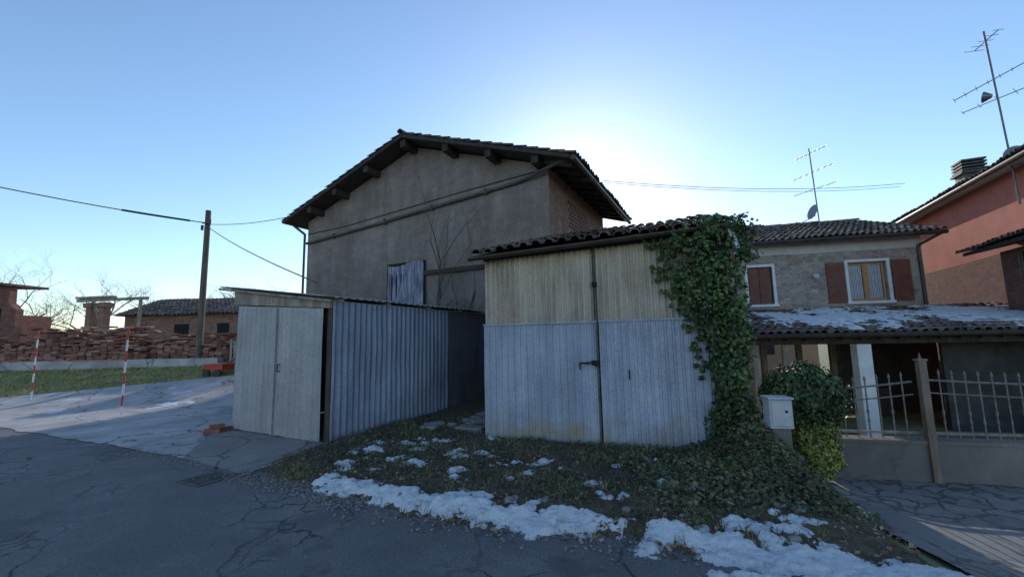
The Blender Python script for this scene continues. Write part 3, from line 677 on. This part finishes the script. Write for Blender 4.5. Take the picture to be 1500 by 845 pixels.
for i in range(90):
    z=random.uniform(1.0,3.0); cl.append((xl(z)-random.random()**2*.25,-.1,z,.035))
for (x,y,z,rad) in cl:
    for j in range(int(8+rad*150)):
        d=rdir(-.4)
        q=Vector((x,y,z))+d*rad*random.uniform(.6,1.2); leaf(b,q,d+Vector((0,-.5,.4)),random.uniform(.035,.075),None if random.random()<.9 else .98)
for i in range(40):
    p=Vector((random.uniform(3.38,3.55),-.1,random.uniform(0,.4)))
    for s_ in range(10):
        q=p+Vector((random.uniform(-.06,.06),random.uniform(-.02,.02),.3)); q.x=max(xl(min(q.z,3.4)),min(q.x,3.7)); st.cyl(p,q,.012,.01,5); p=q
        if p.z>2.8: break
for i in range(18):
    p=Vector((random.uniform(2.9,3.9),-.35,random.uniform(2.5,3.1))); d=Vector((random.uniform(-.6,.6),-.3,random.uniform(-.6,.6)))
    for s_ in range(4):
        q=p+d*.07; d.z-=.25; st.cyl(p,q,.004,.003,4); p=q; leaf(b,p,(0,-1,0),.045)
b.obj('ivy_leaves',M['ivy'],I); st.obj('ivy_stems',M['bark'],I)
b=MB(); b.box(3.44,3.62,-.1,.5,0.3,2.85); b.obj('ivy_woody_core',M['wood_dark'],I)
U=empty('ivy_covered_bush',(3.72,5.5,0),0)
b=MB(); by=MB()
for i in range(330):
    d=rdir(); k=random.uniform(.72,1.1)
    c=Vector((-.04+d.x*.44*k,-.05+d.y*.35*k,.80+d.z*.36*k))
    for j in range(26):
        e=rdir(); leaf(b,c+e*.075,d+e,random.uniform(.03,.06))
for i in range(220):
    a=random.uniform(math.pi*.9,math.pi*2.1); z=random.uniform(-.1,.6); rr=random.uniform(.2,.32)*(1-.1*z)
    c=Vector((math.cos(a)*rr-.02,math.sin(a)*rr-.03,z))
    tgt=by if (z<.5 and random.random()<.85) else b
    for j in range(20):
        e=rdir(); leaf(tgt,c+e*.06,Vector((math.cos(a),math.sin(a),.3))+e,random.uniform(.03,.055))
b.obj('green_leaves',M['ivy'],U); by.obj('yellow_leaves',M['ivyY'],U)
b=MB(); bmn=bmesh.new(); bmesh.ops.create_icosphere(bmn,subdivisions=3,radius=1)
vs=[(v.co.x*.32-.05,v.co.y*.26-.05,v.co.z*.24+.80) for v in bmn.verts]; b.add(vs,[tuple(v.index for v in f.verts) for f in bmn.faces],0,0); bmn.free()
b.obj('inner_twigs',M['wood_dark'],U)

def inshed(x,y):
    if (x+.46)*.335+(y-6.9)*.942>-.04 and -.5<x<2.85: return True
    dx,dy=x+2.97,y-6.88; u=dx*.891-dy*.454; w=dx*.454+dy*.891
    return u<.04 and w>0
b=MB()
for i in range(13500):
    x=random.gauss(2.75,.36); y=random.gauss(5.0,.55)
    if random.random()<.2: x=random.uniform(1.3,3.1); y=random.uniform(3.9,5.5)
    z,s=bank(x,y)
    if s<.03 or inshed(x,y) or y<3.75: continue
    hh=.25*math.exp(-(((x-2.95)/.35)**2+((y-5.4)/.4)**2))
    leaf(b,(x,y,z+.01+random.random()*(.06+hh)),(0,-.3,1),random.uniform(.03,.065))
b.obj('ground_ivy',M['gleaf'])
b=MB(); n=0
while n<36000:
    x=random.uniform(-3.3,3.5); y=random.uniform(2.9,9.0)
    n+=1
    z,s=bank(x,y)
    if s<-.03 or inshed(x,y): continue
    dens=ss(-.35,.35,fbm(x,y,1.6)+.1*fbm(x,y,6))
    if random.random()>dens+.15 or snowm(x,y)>.03: continue
    hgt=random.uniform(.02,.07)*(1.4 if dens>.8 else 1); a=random.uniform(0,6.28); w=random.uniform(.003,.006)
    dx,dy=math.cos(a)*w,math.sin(a)*w; lx,ly=random.gauss(0,.03),random.gauss(0,.03)
    b.add([(x-dx,y-dy,z-.005),(x+dx,y+dy,z-.005),(x+lx*.5+dx*.7,y+ly*.5+dy*.7,z+hgt*.6),(x+lx*.5-dx*.7,y+ly*.5-dy*.7,z+hgt*.6),(x+lx*1.3,y+ly*1.3,z+hgt)],[(0,1,2,3),(3,2,4)])
b.obj('verge_grass',M['grass'])
b=MB()
for i in range(13000):
    x=random.uniform(-3.3,3.5); y=random.uniform(2.9,8.5); z,s=bank(x,y)
    if s<-.12 or inshed(x,y) or (snowm(x,y)>.03 and random.random()<.95): continue
    if random.random()>.25+ss(-.3,.4,fbm(x,y,1.3,3,9)): continue
    leaf(b,(x,y,max(z,h(x,y))+.012+random.random()*.02),(0,0,1.6),random.uniform(.02,.055))
for i in range(700):
    x=random.uniform(-3.2,3.2); y=edge(x)+random.gauss(-.05,.18)
    leaf(b,(x,y,.008),(0,0,4),random.uniform(.015,.04))
b.obj('fallen_leaves',M['dead'])
b=MB()
for i in range(2600):
    x=random.uniform(-6,4) if i<1500 else random.uniform(-3.4,-1.5); y=edge(x)-abs(random.gauss(0,.22))+.05; s_=random.uniform(.006,.022)
    b.obox((x,y,h(x,y)+s_*.3),(s_,s_*random.uniform(.6,1),s_*.7),random.uniform(0,3),0,random.uniform(-.4,.4))
b.obj('edge_gravel',M['ramp'])
b=MB()
for i in range(3600):
    x=random.uniform(-3.2,3.2); y=random.uniform(3.2,7.5); z,s=bank(x,y)
    if s<.05 or inshed(x,y) or snowm(x,y)>.03: continue
    if fbm(x,y,1.1,3,4)<-.05: continue
    for k in range(3): leaf(b,(x+random.gauss(0,.04),y+random.gauss(0,.04),z+.015+random.random()*.04),(0,-.2,1.2),random.uniform(.02,.045))
b.obj('low_weeds',M['gleaf'])
b=MB()
for i in range(30000):
    x=random.uniform(-24,-8.3); y=random.uniform(12,17.2)
    if y<aphi(x)+.05+.25*fbm(x,y,1): continue
    z=h(x,y)-.03; hg=random.uniform(.03,.09); a=random.uniform(0,6.28); w=.012; dx,dy=math.cos(a)*w,math.sin(a)*w
    b.add([(x-dx,y-dy,z),(x+dx,y+dy,z),(x+random.gauss(0,.05),y+random.gauss(0,.05),z+hg)],[(0,1,2)])
b.obj('meadow_grass',M['meadow'])
b=MB()
for i in range(12): b.obox((-1.1+random.uniform(-.5,.7),7.9+random.uniform(-.5,.8),.08),(random.uniform(.15,.4),random.uniform(.12,.25),random.uniform(.06,.16)),random.uniform(0,3))
b.obox((-.75,7.35,.07),(.5,.28,.13),-.3)
o=b.obj('rubble_stones',M['ramp']); bv=o.modifiers.new('b','BEVEL'); bv.width=.02
b=MB(); b.obox((-5.42,7.72,.06),(.24,.11,.09),.4); b.obox((-5.30,7.86,.06),(.24,.11,.09),1.2); b.obox((-5.38,7.78,.14),(.22,.11,.06),.8); b.obox((-5.6,7.85,.04),(.22,.11,.06),2.1); b.obj('loose_bricks',M['stack'])
b=MB()
for i in range(14):
    x=random.uniform(-1.5,2.3); b.obox((x,edge(x)+random.uniform(.1,.5),.07),(random.uniform(.05,.12),.06,.05),random.uniform(0,3))
o=b.obj('small_stones',M['ramp']); bv=o.modifiers.new('b','BEVEL'); bv.width=.015
Dg=empty('drain_grate',(-3.72,5.27,0),25)
b=MB(); b.box(-.22,.22,-.22,.22,-.02,-.001); b.obj('pit',M['dark'],Dg)
b=MB(); b.box(-.22,.22,-.22,-.19,-.001,.008); b.box(-.22,.22,.19,.22,-.001,.008); b.box(-.22,-.19,-.19,.19,-.001,.008); b.box(.19,.22,-.19,.19,-.001,.008)
for i in range(7): b.box(-.17+i*.055,-.145+i*.055,-.19,.19,-.001,.006)
b.obj('grate_bars',M['cablegrey'],Dg)

# ------------------------------------------------------------------ trees
def tree(name,base,height,r,mat,seed,spread=.55,depth=5,lean=(0,0,1)):
    rs=random.Random(seed); b=MB()
    def br(p,d,L,r,k):
        segs=3 if k>1 else 2; q=p
        for s in range(segs):
            d=(d+Vector((rs.gauss(0,.12),rs.gauss(0,.12),rs.gauss(0,.06)+.04))).normalized(); e=q+d*(L/segs)
            r2=r*(.86 if s<segs-1 else .72); b.cyl(q,e,r,r2,6 if k>2 else 4,cap=False); q=e; r=r2
            if k>0:
                for c in range(1 if s<segs-1 else 2):
                    a=Vector((rs.gauss(0,1),rs.gauss(0,1),rs.gauss(0,.4))).normalized()
                    br(q,(d*(1-spread)+a*spread).normalized(),L*rs.uniform(.55,.8),r*.64,k-1)
    br(Vector((0,0,0)),Vector(lean).normalized(),height*.33,r,depth)
    e=empty(name,base); b.obj('trunk_and_limbs',mat,e); return e
e=empty('bare_shrub',(-1.97,12.25,0))
b=MB(); rs=random.Random(5)
def twig(p,d,L,r,k):
    q=p
    for s in range(5):
        d=(d+Vector((rs.gauss(0,.14),rs.gauss(0,.03),rs.gauss(0,.08)))).normalized(); e2=q+d*L/5; b.cyl(q,e2,r,r*.84,5,cap=False); q=e2; r*=.84
        if k>0: twig(q,(d+Vector((rs.uniform(-.8,.8),rs.uniform(-.1,.1),rs.uniform(-.1,.5)))).normalized(),L*.42,r*.6,k-1)
twig(Vector((0,0,0)),Vector((0,0,1)),4.9,.045,2); twig(Vector((.2,0,0)),Vector((.05,0,1)),4.4,.034,2); twig(Vector((-.3,0,0)),Vector((-.05,0,1)),4.6,.034,2)
b.obj('stems',M['bark'],e)
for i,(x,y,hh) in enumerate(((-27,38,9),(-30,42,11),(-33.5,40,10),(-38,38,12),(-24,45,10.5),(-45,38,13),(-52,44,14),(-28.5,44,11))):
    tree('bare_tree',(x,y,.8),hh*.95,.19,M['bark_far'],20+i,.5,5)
b=MB()
for i in range(6000):
    a=random.uniform(-1.25,1.25); d=random.uniform(150,190); top_=5+3*noise.noise(Vector((a*9,0,0)))+1.5*noise.noise(Vector((a*40,0,0)))
    x,y=math.sin(a)*d,math.cos(a)*d; leaf(b,(x,y,1+random.random()*top_),(0,-1,.2),random.uniform(1.5,3))
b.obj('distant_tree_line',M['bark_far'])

# ------------------------------------------------------------------ left background
b=MB()
Bs=empty('brick_stack',(0,0,0))
x=-23
while x<-10.6:
    wd=random.choice((3,4,5)); rows=random.randint(13,16) if x<-17 else random.randint(9,12); yb_=17.3+random.uniform(-.1,.3)-.05*(x+17); x_end=x+wd*.27
    for j in range(rows):
        for i in range(wd):
            for k in range(2):
                if j>rows-5 and random.random()<.35: continue
                b.obox((x+.135+i*.27+random.uniform(-.02,.02),yb_+k*.3+random.uniform(-.04,.04),h(x,yb_)+.02+j*.07),(.25,.27,.066),random.uniform(-.09,.09))
    x=x_end
b.obj('bricks',M['stack'],Bs)
b=MB()
for i in range(420):
    x=random.uniform(-23,-11.5); y=18.6+random.uniform(0,1.4); b.obox((x,y,1+random.uniform(0,1.5 if x<-17 else 1.1)),(random.uniform(.2,.9),.3,.07),random.uniform(-.4,.4),0,random.uniform(-.2,.2))
b.obj('tile_pile',M['stack'],Bs)
b=MB(); b.obox((-15.6,16.2,h(-15.6,16.2)+.1),(8.5,.35,.32),.04); b.obj('concrete_kerb',M['concrete'])
Ru=empty('ruined_brick_building',(-29.8,25,0),0)
b=MB(); b.prism([(-10,0),(0,0),(0,3.9),(-.5,4.3),(-.55,5.3),(-1.4,5.5),(-2.2,5.3),(-3.0,5.6),(-6,5.4),(-10,5.9)],0,.4); b.box(-10,-9.6,.4,3,0,5.5); b.box(-.4,0,.4,2,0,3.6); b.box(0,.9,-.4,0,0,2.9); b.obj('walls',M['brick2'],Ru)
b=MB(); b.box(-3.3,-2.2,-.03,0,3.4,4.7); b.box(-1.6,-.9,-.03,0,2.5,4.0); b.box(-6.5,-5.2,-.03,0,1.2,4.2); b.obj('openings',M['dark'],Ru)
b=MB(); b.hexa([(-10.3,-.5,5.7),(-.4,-.5,5.35),(-.4,2,5.35),(-10.3,2,5.7),(-10.3,-.5,5.85),(-.4,-.5,5.5),(-.4,2,5.5),(-10.3,2,5.85)]); b.obj('roof_slab',M['wood_corner'],Ru)
Pf=empty('pillar_frame',(-20.7,20.2,0),10)
b=MB()
for x in (0,.75): b.box(x,x+.32,0,.32,.8,3.75); b.box(x-.08,x+.4,-.08,.4,3.5,3.72)
b.obj('brick_pillars',M['brick'],Pf)
b=MB(); b.box(-.7,3.4,.05,.2,3.8,3.93); b.box(3.0,3.1,.05,.15,.8,3.8); b.box(-.7,1.4,.0,.3,3.95,4.05); b.cyl((.2,.1,3.9),(1.8,.1,.9),.06); b.obj('beam',M['wood'],Pf)
Lh=empty('low_rural_house',(-26,28,0),4)
b=MB(); b.box(0,9.5,0,6,0,3.6); b.obj('walls',M['brick'],Lh)
b=MB(); b.box(.8,1.6,-.03,0,1.9,3); b.box(3.6,4.6,-.03,0,1,3); b.box(6.6,7.4,-.03,0,1.9,3); b.obj('openings',M['dark'],Lh)
tiles('roof_tiles_front',(-.4,3,4.95),(1,0,0),(0,-3.4,-1.35),10.3,3.7,M['tile2'],Lh,w=.3,r=.13)
b=MB(); b.add([(-.4,-.4,3.6),(9.9,-.4,3.6),(9.9,6.4,3.6),(-.4,6.4,3.6),(-.4,3,4.93),(9.9,3,4.93)],[(0,1,5,4),(1,2,5),(2,3,4,5),(3,0,4),(0,3,2,1)]); b.obj('roof',M['brick'],Lh)
Wf=empty('wooden_fence',(-10.9,16.2,0),5)
b=MB()
for i in range(14): b.box(i*.16,i*.16+.09,0,.025,.7,1.75+random.uniform(-.05,.05))
b.box(0,2.2,.03,.07,1.0,1.08); b.box(0,2.2,.03,.07,1.5,1.58); b.obj('pickets',M['wood'],Wf)
Gb=empty('evergreen_shrub',(-10.0,17.2,0))
b=MB()
for i in range(120):
    d=rdir()*random.uniform(.5,1); c=Vector((d.x*.8,d.y*.6,1.8+d.z*.8))
    for j in range(22):
        e=rdir(); leaf(b,c+e*.18,e,random.uniform(.08,.14))
b.obj('shrub_leaves',M['ivy'],Gb)
Ca=empty('red_garden_cart',(-10.3,14.9,0),10)
b=MB(); b.box(-.4,.3,-.25,.25,.72,.90); b.box(-.45,.35,-.3,.3,.90,.94); b.obj('tray',M['red'],Ca)
b=MB(); b.cyl((-.3,-.3,.62),(-.3,-.24,.62),.14,n=14); b.cyl((.15,-.3,.62),(.15,-.24,.62),.14,n=14); b.cyl((.3,0,.95),(.75,0,1.2),.02); b.obj('wheels_and_handle',M['rubber'],Ca)
for k,(x,y) in enumerate(((-8.95,9.75),(-14.1,12.45))):
    z0=h(x,y); e=empty('barrier_post',(x,y,z0))
    w_=MB(); r_=MB()
    for i in range(8): (r_ if i%2 else w_).cyl((0,0,i*.25),(.01,0,i*.25+.25),.018,n=8)
    w_.obj('white_bands',M['white'],e); r_.obj('red_bands',M['red'],e)
def cable(name,pts,r,mat,sag=0,sp=None):
    b=MB(); out=[]
    for p,q in zip(pts,pts[1:]):
        p=Vector(p);q=Vector(q); n=48
        for i in range(n+1):
            t_=i/n; v=p.lerp(q,t_); v.z-=4*sag*t_*(1-t_); out.append((v,t_))
    for (a,ta),(c,tc) in zip(out,out[1:]):
        rr=r
        if sp and sp[0]<ta<sp[1]: rr=sp[2]
        b.cyl(a,c,rr,rr,5,cap=False)
    return b.obj(name,mat)
cable('barrier_tape',[(-20,15,1.1),(-14.1,12.43,1.35),(-8.95,9.73,1.3)],.014,M['red'],.08)
PX,PY=-12.6,16.9
Pp=empty('utility_pole',(PX,PY,0))
b=MB(); b.cyl((0,0,.7),(0,0,7.15),.13,.10,12); b.obj('pole_shaft',M['poleW'],Pp)
b=MB(); b.cyl((-.15,-.1,6.6),(.2,-.12,6.6),.03); b.cyl((.16,-.1,6.55),(.16,-.1,6.75),.05); b.cyl((-.14,-.1,6.3),(-.14,-.1,6.5),.05); b.obj('insulators',M['cablegrey'],Pp)
cable('overhead_cable',[(-24,11,8.6),(PX,PY-.1,6.6)],.02,M['rubber'],.3,(.78,.95,.042))
cable('service_cable',[(PX,PY-.1,6.5),(-3.6,7.6,2.7)],.014,M['rubber'],.12)
cable('service_cable',[(PX,PY-.1,6.55),(-8.3,15.2,6.3)],.013,M['rubber'],.12)
cable('service_cable',[(1.9,10.6,5.75),(14.3,14.6,6.9)],.009,M['rubber'],.25)
cable('service_cable',[(1.9,10.6,5.7),(15.0,15.5,7.1)],.008,M['rubber'],.25)

# ------------------------------------------------------------------ light, sky, camera
el,az=R(19.5),R(10)
w=bpy.data.worlds.new('World'); sc.world=w; w.use_nodes=True; nt=w.node_tree
sky=nt.nodes.new('ShaderNodeTexSky'); sky.sky_type='NISHITA'; sky.sun_disc=False; sky.sun_elevation=el; sky.sun_rotation=az
sky.air_density=1.1; sky.dust_density=.2; sky.ozone_density=3.2; sky.altitude=0
bg=nt.nodes['Background']; nt.links.new(sky.outputs[0],bg.inputs[0]); bg.inputs[1].default_value=.215
d=Vector((math.sin(az)*math.cos(el),math.cos(az)*math.cos(el),math.sin(el)))
l=bpy.data.lights.new('sun','SUN'); l.energy=3.2; l.angle=R(.5); l.color=(1,.93,.82)
lo=link(bpy.data.objects.new('sun',l)); lo.rotation_euler=d.to_track_quat('Z','Y').to_euler()
cam=bpy.data.cameras.new('camera'); cam.sensor_width=36; cam.lens=612/1500*36; cam.clip_end=6000; cam.clip_start=.05
co=link(bpy.data.objects.new('camera',cam)); co.matrix_world=Matrix.Translation((0,0,1.6))@Matrix.Rotation(R(90+6.85),4,'X')@Matrix.Rotation(-.02,4,'Z')
sc.camera=co
sc.view_settings.view_transform='Standard'; sc.view_settings.look='None'; sc.view_settings.exposure=0
